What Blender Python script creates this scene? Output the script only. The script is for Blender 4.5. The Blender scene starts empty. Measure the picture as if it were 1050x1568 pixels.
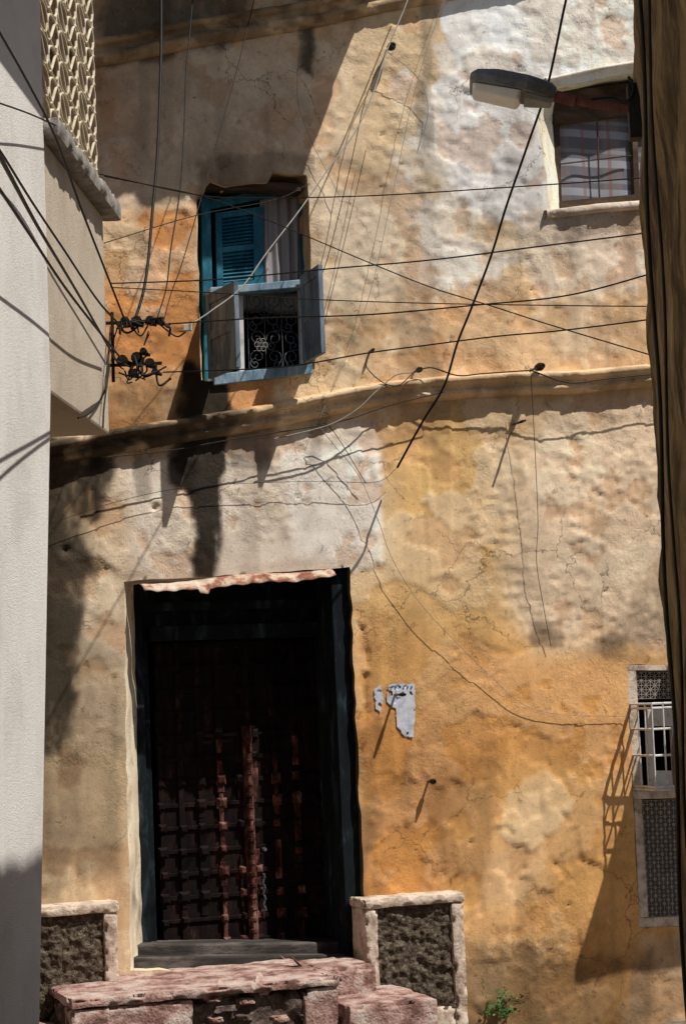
import bpy, bmesh, math, random
import numpy as np
from mathutils import Vector, Matrix, noise as mn
random.seed(7); rng=np.random.RandomState(5)
scene=bpy.context.scene
# ------------------------------------------------------------ camera
FPX=3100.0; YAW=math.radians(20); TILT=math.radians(5.09); ROLL=math.radians(2.3)
DIST=13.5
C=Vector((-DIST*math.sin(YAW),-DIST*math.cos(YAW),2.17))
Fw=Vector((math.sin(YAW)*math.cos(TILT),math.cos(YAW)*math.cos(TILT),math.sin(TILT)))
R0=Vector((math.cos(YAW),-math.sin(YAW),0)); U0=R0.cross(Fw)
Rr=R0*math.cos(ROLL)-U0*math.sin(ROLL); Uu=U0*math.cos(ROLL)+R0*math.sin(ROLL)
cd=bpy.data.cameras.new("camera"); cam=bpy.data.objects.new("camera",cd)
scene.collection.objects.link(cam); scene.camera=cam
cam.matrix_world=Matrix(((Rr.x,Uu.x,-Fw.x,C.x),(Rr.y,Uu.y,-Fw.y,C.y),(Rr.z,Uu.z,-Fw.z,C.z),(0,0,0,1)))
cd.sensor_fit='VERTICAL'; cd.sensor_height=24; cd.lens=FPX/1568*24; cd.clip_end=500; cd.clip_start=0.05
# survey helpers: measurements taken off the photo -> metres on the real wall planes
def ray(px,py): return Fw*FPX+Rr*(px-525)-Uu*(py-784)
def S(px,py,off=0.0):
    d=ray(px,py); t=(-off-C.y)/d.y; return C+d*t
AZ=math.radians(23.23)
dL=Vector((math.sin(AZ),math.cos(AZ),0)); nL=Vector((math.cos(AZ),-math.sin(AZ),0))
C0=Vector((C.x,C.y,0))
def PL(px,py,n):
    d=ray(px,py); return C+d*(n/d.dot(nL))
def PT(px,py,t):
    d=ray(px,py); return C+d*(t/d.dot(dL))
def W(n,t,z): return C0+nL*n+dL*t+Vector((0,0,z))
def tn(p): return (p-C0).dot(dL)
# ------------------------------------------------------------ light
SUN=Vector((0.9,-1.0,2.2)).normalized()
el=math.asin(SUN.z)
sl=bpy.data.lights.new("sun","SUN"); sl.energy=5.0; sl.angle=math.radians(0.5); sl.color=(1,0.955,0.88)
so=bpy.data.objects.new("sun",sl); scene.collection.objects.link(so)
so.rotation_euler=SUN.to_track_quat('Z','Y').to_euler(); so.location=(5,-8,14)
w=bpy.data.worlds.new("World"); scene.world=w; w.use_nodes=True
nt=w.node_tree; bg=nt.nodes["Background"]; sky=nt.nodes.new("ShaderNodeTexSky"); sky.sky_type='NISHITA'
sky.sun_disc=False; sky.sun_elevation=el; sky.sun_rotation=math.atan2(SUN.x,SUN.y)
nt.links.new(sky.outputs[0],bg.inputs[0]); bg.inputs[1].default_value=0.055
scene.view_settings.view_transform='Standard'; scene.view_settings.look='None'; scene.view_settings.exposure=0
# ------------------------------------------------------------ numpy noise
def _h(ix,iy,seed):
    n=(ix.astype(np.int64)*374761393+iy.astype(np.int64)*668265263+seed*974634777)&0xffffffff
    n=((n^(n>>13))*1274126177)&0xffffffff
    n=n^(n>>16)
    return (n&0xffff)/65535.0
def vn(x,y,seed=0):
    x=np.asarray(x,float);y=np.asarray(y,float)
    ix=np.floor(x);iy=np.floor(y);fx=x-ix;fy=y-iy
    fx=fx*fx*fx*(fx*(fx*6-15)+10);fy=fy*fy*fy*(fy*(fy*6-15)+10)
    a=_h(ix,iy,seed);b=_h(ix+1,iy,seed);c=_h(ix,iy+1,seed);d=_h(ix+1,iy+1,seed)
    return (a*(1-fx)+b*fx)*(1-fy)+(c*(1-fx)+d*fx)*fy
def fbm(x,y,seed=0,o=4):
    s=0;a=1;t=0
    for i in range(o):
        ca,sa=math.cos(i*1.1+.3),math.sin(i*1.1+.3)
        s=s+a*vn((x*ca-y*sa)*2**i+13.7*i,(x*sa+y*ca)*2**i+7.1*i,seed+i);t+=a;a*=.5
    return s/t
def sst(a,b,x): 
    t=np.clip((x-a)/(b-a),0,1);return t*t*(3-2*t)
def sdpoly(x,z,poly):
    d=np.full(x.shape,1e9);nx=np.zeros_like(x);nz=np.zeros_like(x);ins=np.zeros(x.shape,bool)
    n=len(poly)
    for i in range(n):
        ax,az=poly[i];bx,bz=poly[(i+1)%n];ex,ez=bx-ax,bz-az
        t=np.clip(((x-ax)*ex+(z-az)*ez)/(ex*ex+ez*ez+1e-12),0,1)
        qx=ax+ex*t;qz=az+ez*t;dd=np.hypot(x-qx,z-qz);m=dd<d
        d=np.where(m,dd,d);nx=np.where(m,qx,nx);nz=np.where(m,qz,nz)
        c=((az>z)!=(bz>z))&(x<(bx-ax)*(z-az)/((bz-az) if abs(bz-az)>1e-9 else 1e-9)+ax)
        ins^=c
    return np.where(ins,-d,d),nx,nz
def P2(pts,off=0): return [(S(a,b,off).x,S(a,b,off).z) for a,b in pts]
def lin(r,g,b,k=1.0):
    f=lambda v:(v/255/12.92 if v/255<=.04045 else ((v/255+.055)/1.055)**2.4)*k
    return np.array([f(r),f(g),f(b)])
# ------------------------------------------------------------ wall description
K=1.16
def pmask(x,z,pts,soft=.06,warp=.12,seed=3,sc=2.2):
    wx=x+warp*(fbm(x*sc,z*sc,seed,5)-.5)*2; wz=z+warp*(fbm(x*sc,z*sc,seed+50,5)-.5)*2
    sd,_,_=sdpoly(wx,wz,P2(pts)); return 1-sst(-soft,soft,sd)
PATCH_W=[(672,-40),(1090,-30),(1090,330),(985,318),(838,340),(800,350),(752,330),(700,318),(672,270),(636,225),(650,150),(684,90)]
PATCH_L=[(150,712),(300,690),(575,640),(578,780),(583,862),(540,872),(190,888),(150,850)]
def wall_color(x,z):
    sh=x.shape
    col=np.zeros(sh+(3,));col[:]=lin(216,186,144,K)
    def lay(pts,c,a=1.0,soft=.08,warp=.15,seed=3,sc=2.2,mod=None):
        nonlocal col
        m=pmask(x,z,pts,soft,warp,seed,sc)*a
        if mod is not None:m=m*mod
        col=col*(1-m[...,None])+c*m[...,None]
    n1=fbm(x*1.6,z*1.6,11);n2=fbm(x*5,z*5,21);n3=fbm(x*14,z*14,31,3)
    streak=fbm(x*7,z*.7,41)
    lay([(570,640),(700,610),(1100,560),(1100,1600),(540,1600),(530,860),(590,860)],lin(214,168,100,K),.9,.2,.2,5)
    lay([(540,975),(700,960),(1000,985),(1100,1000),(1100,1600),(540,1600)],lin(206,150,78,K),.9,.25,.2,6)
    lay([(545,1080),(720,1120),(700,1290),(640,1390),(545,1390)],lin(200,134,58,K),.8,.12,.2,7)
    lay([(720,1000),(960,1010),(960,1190),(860,1180),(730,1150)],lin(206,140,62,K),.6,.12,.2,8)
    lay([(560,450),(1000,450),(1000,560),(640,585),(560,590)],lin(210,160,106,K),.5,.15,.25,9)
    lay([(640,640),(692,632),(690,880),(655,900),(600,860)],lin(224,178,108,K),.8,.05,.05,10)
    lay([(735,640),(1100,570),(1100,985),(990,990),(850,985),(760,900)],lin(216,188,152,K),.8,.16,.2,12)
    lay([(805,615),(1100,570),(1100,985),(990,990),(850,985),(800,900)],lin(222,194,162,K),.75,.12,.15,12)
    lay([(770,1210),(840,1180),(880,1230),(850,1280),(800,1310),(765,1275)],lin(216,180,130,K),.85,.03,.08,13,5)
    lay([(740,1310),(830,1300),(850,1380),(790,1400),(740,1400)],lin(206,162,108,K),.7,.05,.1,14)
    lay([(700,1430),(860,1430),(850,1600),(700,1600)],lin(194,156,106,K),.7,.1,.15,15)
    lay([(975,1430),(1100,1430),(1100,1600),(960,1600)],lin(180,148,116,K),.7,.06,.1,15)
    lay([(140,-100),(640,-100),(520,280),(300,330),(150,330)],lin(214,188,156,K),.8,.15,.2,16)
    lay([(155,90),(230,100),(190,330),(155,330)],lin(190,130,76,K),.5,.2,.2,17)
    lay([(160,325),(306,315),(308,540),(300,650),(160,660)],lin(212,140,68,K),.95,.06,.08,18)
    lay([(165,325),(235,330),(225,430),(170,440)],lin(208,168,118,K),.8,.05,.1,19)
    lay([(180,560),(300,560),(290,640),(165,645)],lin(208,176,130,K),.5,.05,.1,49)
    lay([(355,590),(420,580),(425,630),(355,640)],lin(205,138,70,K),.8,.03,.05,19)
    lay([(600,440),(700,430),(720,560),(620,560)],lin(206,148,88,K),.6,.06,.15,20,mod=sst(.4,.6,n2))
    lay([(690,-60),(640,80),(560,120),(480,60),(480,-60)],lin(218,188,146,K),.6,.1,.1,22)
    lay([(480,300),(640,240),(760,440),(600,460),(490,470)],lin(220,200,174,K),.75,.15,.2,52)
    lay([(580,40),(700,60),(800,420),(640,440)],lin(226,216,203,K),.85,.05,.25,53,5,mod=sst(.40,.50,n2))
    lay(PATCH_W,lin(230,225,219,K),1,.012,.22,23,4)
    lay([(800,330),(1000,310),(1000,440),(820,450)],lin(220,198,176,K),.85,.08,.2,24)
    lay(PATCH_L,lin(218,202,184,K),.95,.010,.05,25,4)
    lay([(430,690),(582,672),(585,862),(440,866)],lin(232,222,210,K),.8,.04,.1,26)
    lay([(20,690),(190,700),(205,1400),(20,1400)],lin(198,172,138,K),.9,.08,.1,27)
    lay([(40,1100),(190,1150),(200,1400),(40,1400)],lin(210,180,138,K),.7,.1,.15,28)
    lay([(110,860),(190,860),(195,1020),(120,1000)],lin(208,188,160,K),.6,.08,.1,29)
    fl=sst(.56,.575,fbm(x*2.6,z*2.6,61,6))
    up=sst(2.4,3.2,z)*.7+.3
    m=(fl*.40*up)[...,None];col=col*(1-m)+lin(228,208,178,K)*m
    fl2=sst(.61,.625,fbm(x*4.1+9,z*4.1,71,6))
    m=(fl2*.38)[...,None];col=col*(1-m)+lin(190,134,78,K)*m
    lum=(col@np.array([.3,.55,.15]))[...,None];col=lum+(col-lum)*.88
    mot=fbm(x*18,z*9,81,4)
    def stain(pts,a,soft=.09,c=lin(44,39,33),seed=31,warp=.07,bias=.10):
        nonlocal col
        pm=pmask(x,z,pts,soft,warp,seed,5)
        m=a*sst(.20,.62,pm*(bias+1.1*(streak*.35+n2*.35+mot*.30)))
        col=col*(1-m[...,None])+c*m[...,None]
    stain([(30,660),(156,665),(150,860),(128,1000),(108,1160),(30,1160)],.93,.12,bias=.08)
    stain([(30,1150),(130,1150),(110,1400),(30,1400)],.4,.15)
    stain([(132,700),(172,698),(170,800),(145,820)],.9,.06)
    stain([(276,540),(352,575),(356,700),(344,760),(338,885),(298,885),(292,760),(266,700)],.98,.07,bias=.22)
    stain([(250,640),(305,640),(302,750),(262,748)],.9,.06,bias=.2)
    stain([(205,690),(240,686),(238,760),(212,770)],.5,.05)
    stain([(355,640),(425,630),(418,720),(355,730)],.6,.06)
    stain([(470,640),(500,636),(498,720),(474,716)],.4,.04)
    stain([(120,960),(190,980),(185,1340),(60,1340)],.35,.12,lin(84,74,62))
    stain([(450,-50),(492,-50),(482,130),(458,110)],.85,.05,seed=36)
    stain([(150,-80),(470,-80),(340,75),(156,110)],.7,.1,seed=37)
    stain([(640,0),(672,0),(655,230),(638,230)],.5,.06,c=lin(120,110,98),seed=38)
    stain([(536,1100),(585,1100),(565,1390),(540,1390)],.4,.06,seed=39)
    stain([(1000,860),(1100,860),(1100,1010),(900,1000)],.45,.1,c=lin(120,95,72),seed=40)
    stain([(810,950),(860,950),(858,995),(808,995)],.6,.05,c=lin(90,70,55),seed=45)
    stain([(910,975),(960,970),(968,1005),(908,1010)],.6,.05,c=lin(90,70,55),seed=46)
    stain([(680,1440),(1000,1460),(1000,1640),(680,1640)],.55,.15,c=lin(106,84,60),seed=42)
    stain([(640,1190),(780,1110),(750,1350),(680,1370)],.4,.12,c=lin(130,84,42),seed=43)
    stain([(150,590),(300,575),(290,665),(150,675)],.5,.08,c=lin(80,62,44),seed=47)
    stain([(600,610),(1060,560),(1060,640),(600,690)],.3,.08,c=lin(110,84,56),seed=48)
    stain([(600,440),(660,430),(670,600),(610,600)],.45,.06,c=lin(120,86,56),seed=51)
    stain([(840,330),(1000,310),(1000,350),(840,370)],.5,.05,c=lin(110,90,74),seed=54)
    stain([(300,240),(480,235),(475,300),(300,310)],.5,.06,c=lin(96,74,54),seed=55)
    g=(.84+.30*(n1-.5)*1.3+.26*(n2-.5)+.26*(n3-.5))
    s2=1-.20*sst(.52,.78,streak)
    col=col*(g*s2*1.12)[...,None]
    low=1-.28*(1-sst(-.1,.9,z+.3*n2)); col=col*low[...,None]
    return np.clip(col,0.004,.86)
def wall_disp(x,z):
    d=.026*(fbm(x*.8,z*.8,101)-.5)+.006*(fbm(x*3,z*3,102)-.5)+.004*(fbm(x*13,z*13,103,3)-.5)
    r=pmask(x,z,[(690,610),(1090,560),(1090,960),(930,985),(790,975),(700,950)],.10,.08,5)
    vary=.35+.65*sst(.4,.6,fbm(x*1.7,z*1.7,120,2))
    d=d+r*vary*(.0065*(sst(.47,.55,fbm(x*15,z*24,111,4))-.4)+.005*(fbm(x*28,z*30,119,2)-.5)+.003)
    r2=pmask(x,z,PATCH_W,.02,.22,23,4)
    d=d+r2*(.0055*(sst(.44,.52,fbm(x*7,z*8,112,5))-.5)+.004)
    up=sst(3.4,3.9,z)
    d=d+up*.006*(sst(.47,.54,fbm(x*7,z*10,113,5))-.5)
    d=d+.0055*sst(.56,.57,fbm(x*2.6,z*2.6,61,6))-.0055*sst(.61,.62,fbm(x*4.1+9,z*4.1,71,6))
    d=d+.006*pmask(x,z,[(770,1210),(840,1180),(880,1230),(850,1280),(800,1310),(765,1275)],.012,.08,13,5)
    d=d+.008*pmask(x,z,[(648,635),(692,628),(692,880),(655,890)],.015,.01,13,5)
    d=d+.008*pmask(x,z,PATCH_L,.012,.05,25,4)
    lo=pmask(x,z,[(560,1180),(980,1120),(980,1600),(560,1600)],.2,.1,7)
    d=d+lo*.010*(sst(.5,.54,fbm(x*4,z*4,114,6))-.5)
    d=d-.022*pmask(x,z,[(545,950),(562,960),(568,1110),(545,1115)],.012,.04,7,9)
    for hx,hy,r0 in ((238,777,.022),(101,842,.025),(363,188,.015),(265,705,.02),(570,648,.016),(125,655,.02),(830,1365,.012),(870,1385,.01),(585,205,.012),(925,905,.012),(815,443,.012),(455,760,.010),(690,520,.012),(720,1290,.012)):
        p=S(hx,hy);d=d-.03*np.exp(-((x-p.x)**2+(z-p.z)**2)/(r0*r0))
    return d
OPEN={'door':[(190,891),(300,884),(420,876),(536,868),(546,1120),(560,1440),(560,1486),(200,1486),(194,1150)],
      'upwin':[(300,300),(322,278),(345,286),(410,280),(418,264),(470,268),(476,400),(482,566),(309,584),(303,440)],
      'rwin':[(822,172),(848,132),(968,112),(1050,102),(1056,302),(844,328),(832,250)],
      'lwin':[(959,1018),(1110,1018),(1120,1420),(978,1420)]}
def densify(pl,seg=.09,j=.008):
    out=[]
    for i in range(len(pl)):
        a=np.array(pl[i]);b=np.array(pl[(i+1)%len(pl)]);n=max(1,int(np.hypot(*(b-a))/seg))
        for k in range(n):
            p=a+(b-a)*k/n
            if k>0:p=p+rng.uniform(-j,j,2)
            out.append((p[0],p[1]))
    return out
OP={k:densify(P2(v)) for k,v in OPEN.items()}
# ------------------------------------------------------------ materials
def newmat(name):
    m=bpy.data.materials.new(name);m.use_nodes=True
    n=m.node_tree;b=n.nodes["Principled BSDF"];b.inputs['Specular IOR Level'].default_value=.25
    return m,n,b
def noise_node(n,scale,detail=6,rough=.6,vec=None,dist=0):
    t=n.nodes.new("ShaderNodeTexNoise");t.inputs['Scale'].default_value=scale;t.inputs['Detail'].default_value=detail
    t.inputs['Roughness'].default_value=rough;t.inputs['Distortion'].default_value=dist
    if vec:n.links.new(vec,t.inputs['Vector'])
    return t
def geo(n):
    return n.nodes.new("ShaderNodeNewGeometry").outputs['Position']
def ramp(n,inp,stops):
    r=n.nodes.new("ShaderNodeValToRGB");e=r.color_ramp.elements
    e[0].position,e[1].position=stops[0][0],stops[-1][0]
    e[0].color=(*stops[0][1],1);e[1].color=(*stops[-1][1],1)
    for p,c in stops[1:-1]:
        x=e.new(p);x.color=(*c,1)
    n.links.new(inp,r.inputs[0]);return r
def bump(n,b,h,strength,dist):
    bm_=n.nodes.new("ShaderNodeBump");bm_.inputs['Distance'].default_value=dist
    if isinstance(strength,(int,float)):bm_.inputs['Strength'].default_value=strength
    else:n.links.new(strength,bm_.inputs['Strength'])
    n.links.new(h,bm_.inputs['Height'])
    prev=b.inputs['Normal'].links
    if prev:n.links.new(prev[0].from_socket,bm_.inputs['Normal'])
    n.links.new(bm_.outputs[0],b.inputs['Normal'])
def mixc(n,fac,a,b_,mode='MIX'):
    mx=n.nodes.new("ShaderNodeMix");mx.data_type='RGBA';mx.blend_type=mode
    if isinstance(fac,(int,float)):mx.inputs[0].default_value=fac
    else:n.links.new(fac,mx.inputs[0])
    n.links.new(a,mx.inputs[6])
    if isinstance(b_,tuple):mx.inputs[7].default_value=b_
    else:n.links.new(b_,mx.inputs[7])
    return mx.outputs[2]
def plaster_attr():
    m,n,b=newmat("weathered_plaster");g=geo(n)
    a=n.nodes.new("ShaderNodeAttribute");a.attribute_name="Col"
    n1=noise_node(n,45,4,.75,g);r=ramp(n,n1.outputs[0],[(.28,(.62,.58,.54)),(.44,(1,1,1)),(.8,(1.12,1.12,1.12))])
    c=mixc(n,.8,a.outputs[0],r.outputs[0],'MULTIPLY')
    n2=noise_node(n,8,6,.75,g,.5);r2=ramp(n,n2.outputs[0],[(.34,(.42,.37,.32)),(.39,(1,1,1)),(.60,(1,1,1)),(.63,(1.22,1.25,1.3))])
    c=mixc(n,.65,c,r2.outputs[0],'MULTIPLY')
    wv=n.nodes.new("ShaderNodeVectorMath");wv.operation='MULTIPLY_ADD'
    nn=noise_node(n,3,4,.7,g);n.links.new(nn.outputs[1],wv.inputs[0]);wv.inputs[1].default_value=(.35,.35,.35);n.links.new(g,wv.inputs[2])
    vo=n.nodes.new("ShaderNodeTexVoronoi");vo.feature='DISTANCE_TO_EDGE';vo.inputs['Scale'].default_value=1.5;n.links.new(wv.outputs[0],vo.inputs['Vector'])
    cr=ramp(n,vo.outputs[0],[(.0,(1,1,1)),(.008,(0,0,0))])
    mk=noise_node(n,.9,3,.5,g);mr=ramp(n,mk.outputs[0],[(.49,(0,0,0)),(.55,(1,1,1))])
    mm=n.nodes.new("ShaderNodeMath");mm.operation='MULTIPLY';n.links.new(cr.outputs[0],mm.inputs[0]);n.links.new(mr.outputs[0],mm.inputs[1])
    m2=n.nodes.new("ShaderNodeMath");m2.operation='MULTIPLY';m2.inputs[1].default_value=.7;n.links.new(mm.outputs[0],m2.inputs[0])
    c=mixc(n,m2.outputs[0],c,(.09,.06,.04,1))
    n.links.new(c,b.inputs['Base Color']);b.inputs['Roughness'].default_value=.95
    b.inputs['Specular IOR Level'].default_value=.1
    # smooth trowelled areas next to coarse ones
    sm=noise_node(n,1.3,4,.6,g,.3);sr=ramp(n,sm.outputs[0],[(.44,(.10,)*3),(.56,(.62,)*3)])
    n3=noise_node(n,130,3,.7,g);bump(n,b,n3.outputs[0],.42,.005)
    n4=noise_node(n,30,5,.72,g,.3);bump(n,b,n4.outputs[0],sr.outputs[0],.013)
    return m
def mat(name,stops,scale=6,bumps=((60,.4,.004),),rough=.85,detail=5,dist=0.3,metal=0,stretch=None,spec=.2):
    m,n,b=newmat(name);v=geo(n)
    if stretch:
        mp=n.nodes.new("ShaderNodeMapping");mp.inputs['Scale'].default_value=stretch;n.links.new(v,mp.inputs[0]);v=mp.outputs[0]
    t=noise_node(n,scale,detail,.7,v,dist);r=ramp(n,t.outputs[0],stops);n.links.new(r.outputs[0],b.inputs['Base Color'])
    b.inputs['Roughness'].default_value=rough;b.inputs['Metallic'].default_value=metal;b.inputs['Specular IOR Level'].default_value=spec
    for s,st,d in bumps:
        q=noise_node(n,s,3,.65,v,.2);bump(n,b,q.outputs[0],st,d)
    return m
MP=plaster_attr()
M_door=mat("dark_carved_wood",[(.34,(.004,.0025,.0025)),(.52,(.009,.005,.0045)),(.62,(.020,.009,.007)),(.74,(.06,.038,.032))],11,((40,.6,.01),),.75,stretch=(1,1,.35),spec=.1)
M_sunlit=mat("sunlit_red_brown_wood",[(.34,(.008,.005,.004)),(.46,(.035,.013,.011)),(.56,(.12,.046,.036)),(.66,(.26,.155,.13)),(.76,(.4,.33,.3))],13,((40,.7,.01),),.8,stretch=(1,1,.4),spec=.1)  # redder, lighter copy of the door wood; paints sunlight on its lower centre
M_blackblue=mat("faded_blue_black_paint",[(.3,(.005,.006,.008)),(.54,(.009,.013,.016)),(.66,(.03,.045,.055)),(.76,(.09,.12,.13))],9,((50,.5,.006),),.8,stretch=(1,1,.3),spec=.1)
M_sill=mat("worn_grey_timber",[(.3,(.015,.013,.012)),(.5,(.05,.042,.038)),(.75,(.18,.155,.14))],8,((50,.6,.008),),.8,stretch=(.3,1,1))
M_teal=mat("teal_paint",[(.28,(.008,.07,.11)),(.5,(.016,.13,.20)),(.66,(.05,.22,.30)),(.78,(.20,.34,.38))],10,((60,.3,.003),),.6,stretch=(1,1,.4))
M_pale=mat("pale_blue_paint",[(.32,(.05,.09,.13)),(.46,(.16,.25,.33)),(.60,(.30,.39,.45)),(.75,(.48,.52,.53))],12,((60,.4,.004),),.75,stretch=(1,1,.3))
M_greyblue=mat("grey_blue_shutter_paint",[(.3,(.06,.085,.11)),(.5,(.15,.20,.26)),(.62,(.24,.30,.35)),(.75,(.34,.38,.40))],8,((60,.4,.004),),.75,stretch=(1,1,.3))
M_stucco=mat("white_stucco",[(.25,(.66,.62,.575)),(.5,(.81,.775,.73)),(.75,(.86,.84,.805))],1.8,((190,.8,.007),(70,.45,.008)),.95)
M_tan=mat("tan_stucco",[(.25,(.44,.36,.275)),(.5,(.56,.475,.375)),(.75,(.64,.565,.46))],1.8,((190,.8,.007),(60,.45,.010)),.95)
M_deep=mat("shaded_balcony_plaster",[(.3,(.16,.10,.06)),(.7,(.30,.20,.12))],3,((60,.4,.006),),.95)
M_ledge=mat("grey_concrete_ledge",[(.3,(.14,.12,.11)),(.5,(.27,.245,.22)),(.7,(.42,.39,.36))],9,((60,.6,.01),),.9)
M_lat=mat("cream_breeze_block",[(.3,(.34,.27,.18)),(.5,(.56,.48,.35)),(.7,(.66,.59,.47))],12,((90,.5,.004),),.9)
M_pink=mat("worn_red_oxide_concrete",[(.30,(.06,.04,.035)),(.42,(.22,.12,.10)),(.50,(.38,.235,.20)),(.58,(.48,.37,.325)),(.75,(.58,.51,.46))],6,((60,.7,.012),(14,.6,.03)),.9)
M_rubble=mat("rubble_stone",[(.3,(.025,.02,.018)),(.5,(.10,.07,.06)),(.68,(.28,.22,.185)),(.8,(.5,.44,.4))],12,((40,.9,.02),),.95)
M_pebble=mat("dark_rough_render",[(.3,(.03,.022,.016)),(.5,(.115,.088,.062)),(.68,(.28,.225,.165))],30,((38,1.0,.04),(90,.8,.014)),.95)
M_cream=mat("cream_plaster_trim",[(.3,(.22,.16,.12)),(.44,(.46,.355,.275)),(.54,(.64,.52,.42)),(.7,(.74,.66,.57))],9,((60,.6,.008),(16,.4,.02)),.95)
M_rust=mat("rusty_sheet_metal",[(.3,(.10,.03,.02)),(.45,(.28,.12,.07)),(.52,(.48,.34,.25)),(.7,(.66,.60,.52))],7,((60,.4,.004),),.7)
M_black=mat("black_rubber",[(.3,(.010,.010,.010)),(.7,(.022,.020,.018))],20,(),.6)
M_wcable=mat("grey_cable_sheath",[(.3,(.20,.19,.17)),(.7,(.34,.33,.30))],20,(),.6)
M_cer=mat("white_ceramic",[(.3,(.55,.54,.50)),(.7,(.75,.74,.70))],20,(),.3)
M_lamp=mat("grey_lamp_housing",[(.3,(.13,.135,.13)),(.5,(.21,.215,.21)),(.7,(.28,.28,.275))],14,((80,.2,.002),),.5,metal=.2)
M_lens=mat("frosted_lamp_lens",[(.3,(.68,.66,.62)),(.7,(.82,.81,.78))],10,((60,.2,.003),),.3,spec=.5)
M_arm=mat("oxidised_lamp_arm",[(.3,(.10,.035,.03)),(.6,(.22,.08,.065)),(.75,(.30,.16,.13))],14,((80,.4,.003),),.7)
M_white=mat("white_painted_iron",[(.3,(.35,.31,.27)),(.45,(.62,.60,.57)),(.7,(.74,.73,.71))],14,((80,.3,.002),),.5)
M_mesh=mat("grey_wire_mesh",[(.3,(.22,.18,.15)),(.6,(.42,.37,.33))],14,(),.6)
M_brown=mat("brown_timber",[(.3,(.02,.012,.008)),(.5,(.06,.036,.022)),(.75,(.15,.095,.065))],8,((50,.5,.006),),.8,stretch=(.3,1,1))
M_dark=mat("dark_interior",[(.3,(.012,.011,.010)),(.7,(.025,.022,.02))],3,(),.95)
M_iron=mat("wrought_iron",[(.3,(.05,.055,.06)),(.7,(.14,.15,.16))],20,(),.6)
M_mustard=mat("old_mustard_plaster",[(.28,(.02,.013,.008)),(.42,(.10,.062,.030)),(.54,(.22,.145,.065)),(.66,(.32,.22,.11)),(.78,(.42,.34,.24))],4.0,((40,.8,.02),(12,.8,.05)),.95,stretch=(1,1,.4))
M_ground=mat("dusty_street_dirt",[(.3,(.09,.07,.05)),(.5,(.15,.12,.09)),(.7,(.24,.2,.16))],5,((40,.6,.02),),.95)
M_leaf=mat("weed_leaves",[(.3,(.03,.09,.02)),(.6,(.07,.17,.04))],20,(),.6)
def curtain_mat(name,base,bands):
    m,n,b=newmat(name);g=geo(n)
    sp=n.nodes.new("ShaderNodeSeparateXYZ");n.links.new(g,sp.inputs[0])
    cur=n.nodes.new("ShaderNodeRGB");cur.outputs[0].default_value=base;last=cur.outputs[0]
    for sock,sc,lo,hi,col,fac in bands:
        a=n.nodes.new("ShaderNodeMath");a.operation='MULTIPLY';a.inputs[1].default_value=sc;n.links.new(sp.outputs[sock],a.inputs[0])
        f=n.nodes.new("ShaderNodeMath");f.operation='FRACT';n.links.new(a.outputs[0],f.inputs[0])
        r=ramp(n,f.outputs[0],[(lo-.03,(0,0,0)),(lo,(1,1,1)),(hi,(1,1,1)),(min(hi+.03,1),(0,0,0))])
        mm=n.nodes.new("ShaderNodeMath");mm.operation='MULTIPLY';mm.inputs[1].default_value=fac;n.links.new(r.outputs[0],mm.inputs[0])
        last=mixc(n,mm.outputs[0],last,col)
    n.links.new(last,b.inputs['Base Color']);b.inputs['Roughness'].default_value=.9
    return m
M_plaid=curtain_mat("plaid_curtain_cloth",(.13,.13,.155,1),[(0,2.4,.3,.62,(.20,.165,.16,1),.7),(2,4.6,.15,.38,(.34,.35,.39,1),.75),(2,4.6,.62,.72,(.30,.31,.35,1),.5),(0,4.8,.78,.88,(.22,.09,.075,1),.55)])
M_veil=curtain_mat("grey_curtain_cloth",(.36,.335,.33,1),[(0,12,.2,.5,(.22,.195,.205,1),.6)])
def paper_mat():
    m,n,b=newmat("torn_poster_paper");g=geo(n)
    t=noise_node(n,26,6,.7,g);r=ramp(n,t.outputs[0],[(.3,(.34,.38,.48)),(.45,(.50,.53,.61)),(.6,(.60,.61,.64)),(.75,(.66,.66,.66))])
    n.links.new(r.outputs[0],b.inputs['Base Color']);b.inputs['Roughness'].default_value=.8;return m
M_paper=paper_mat()
M_ink=mat("blue_print_ink",[(.3,(.03,.08,.30)),(.7,(.06,.14,.42))],20,(),.8)
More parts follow.
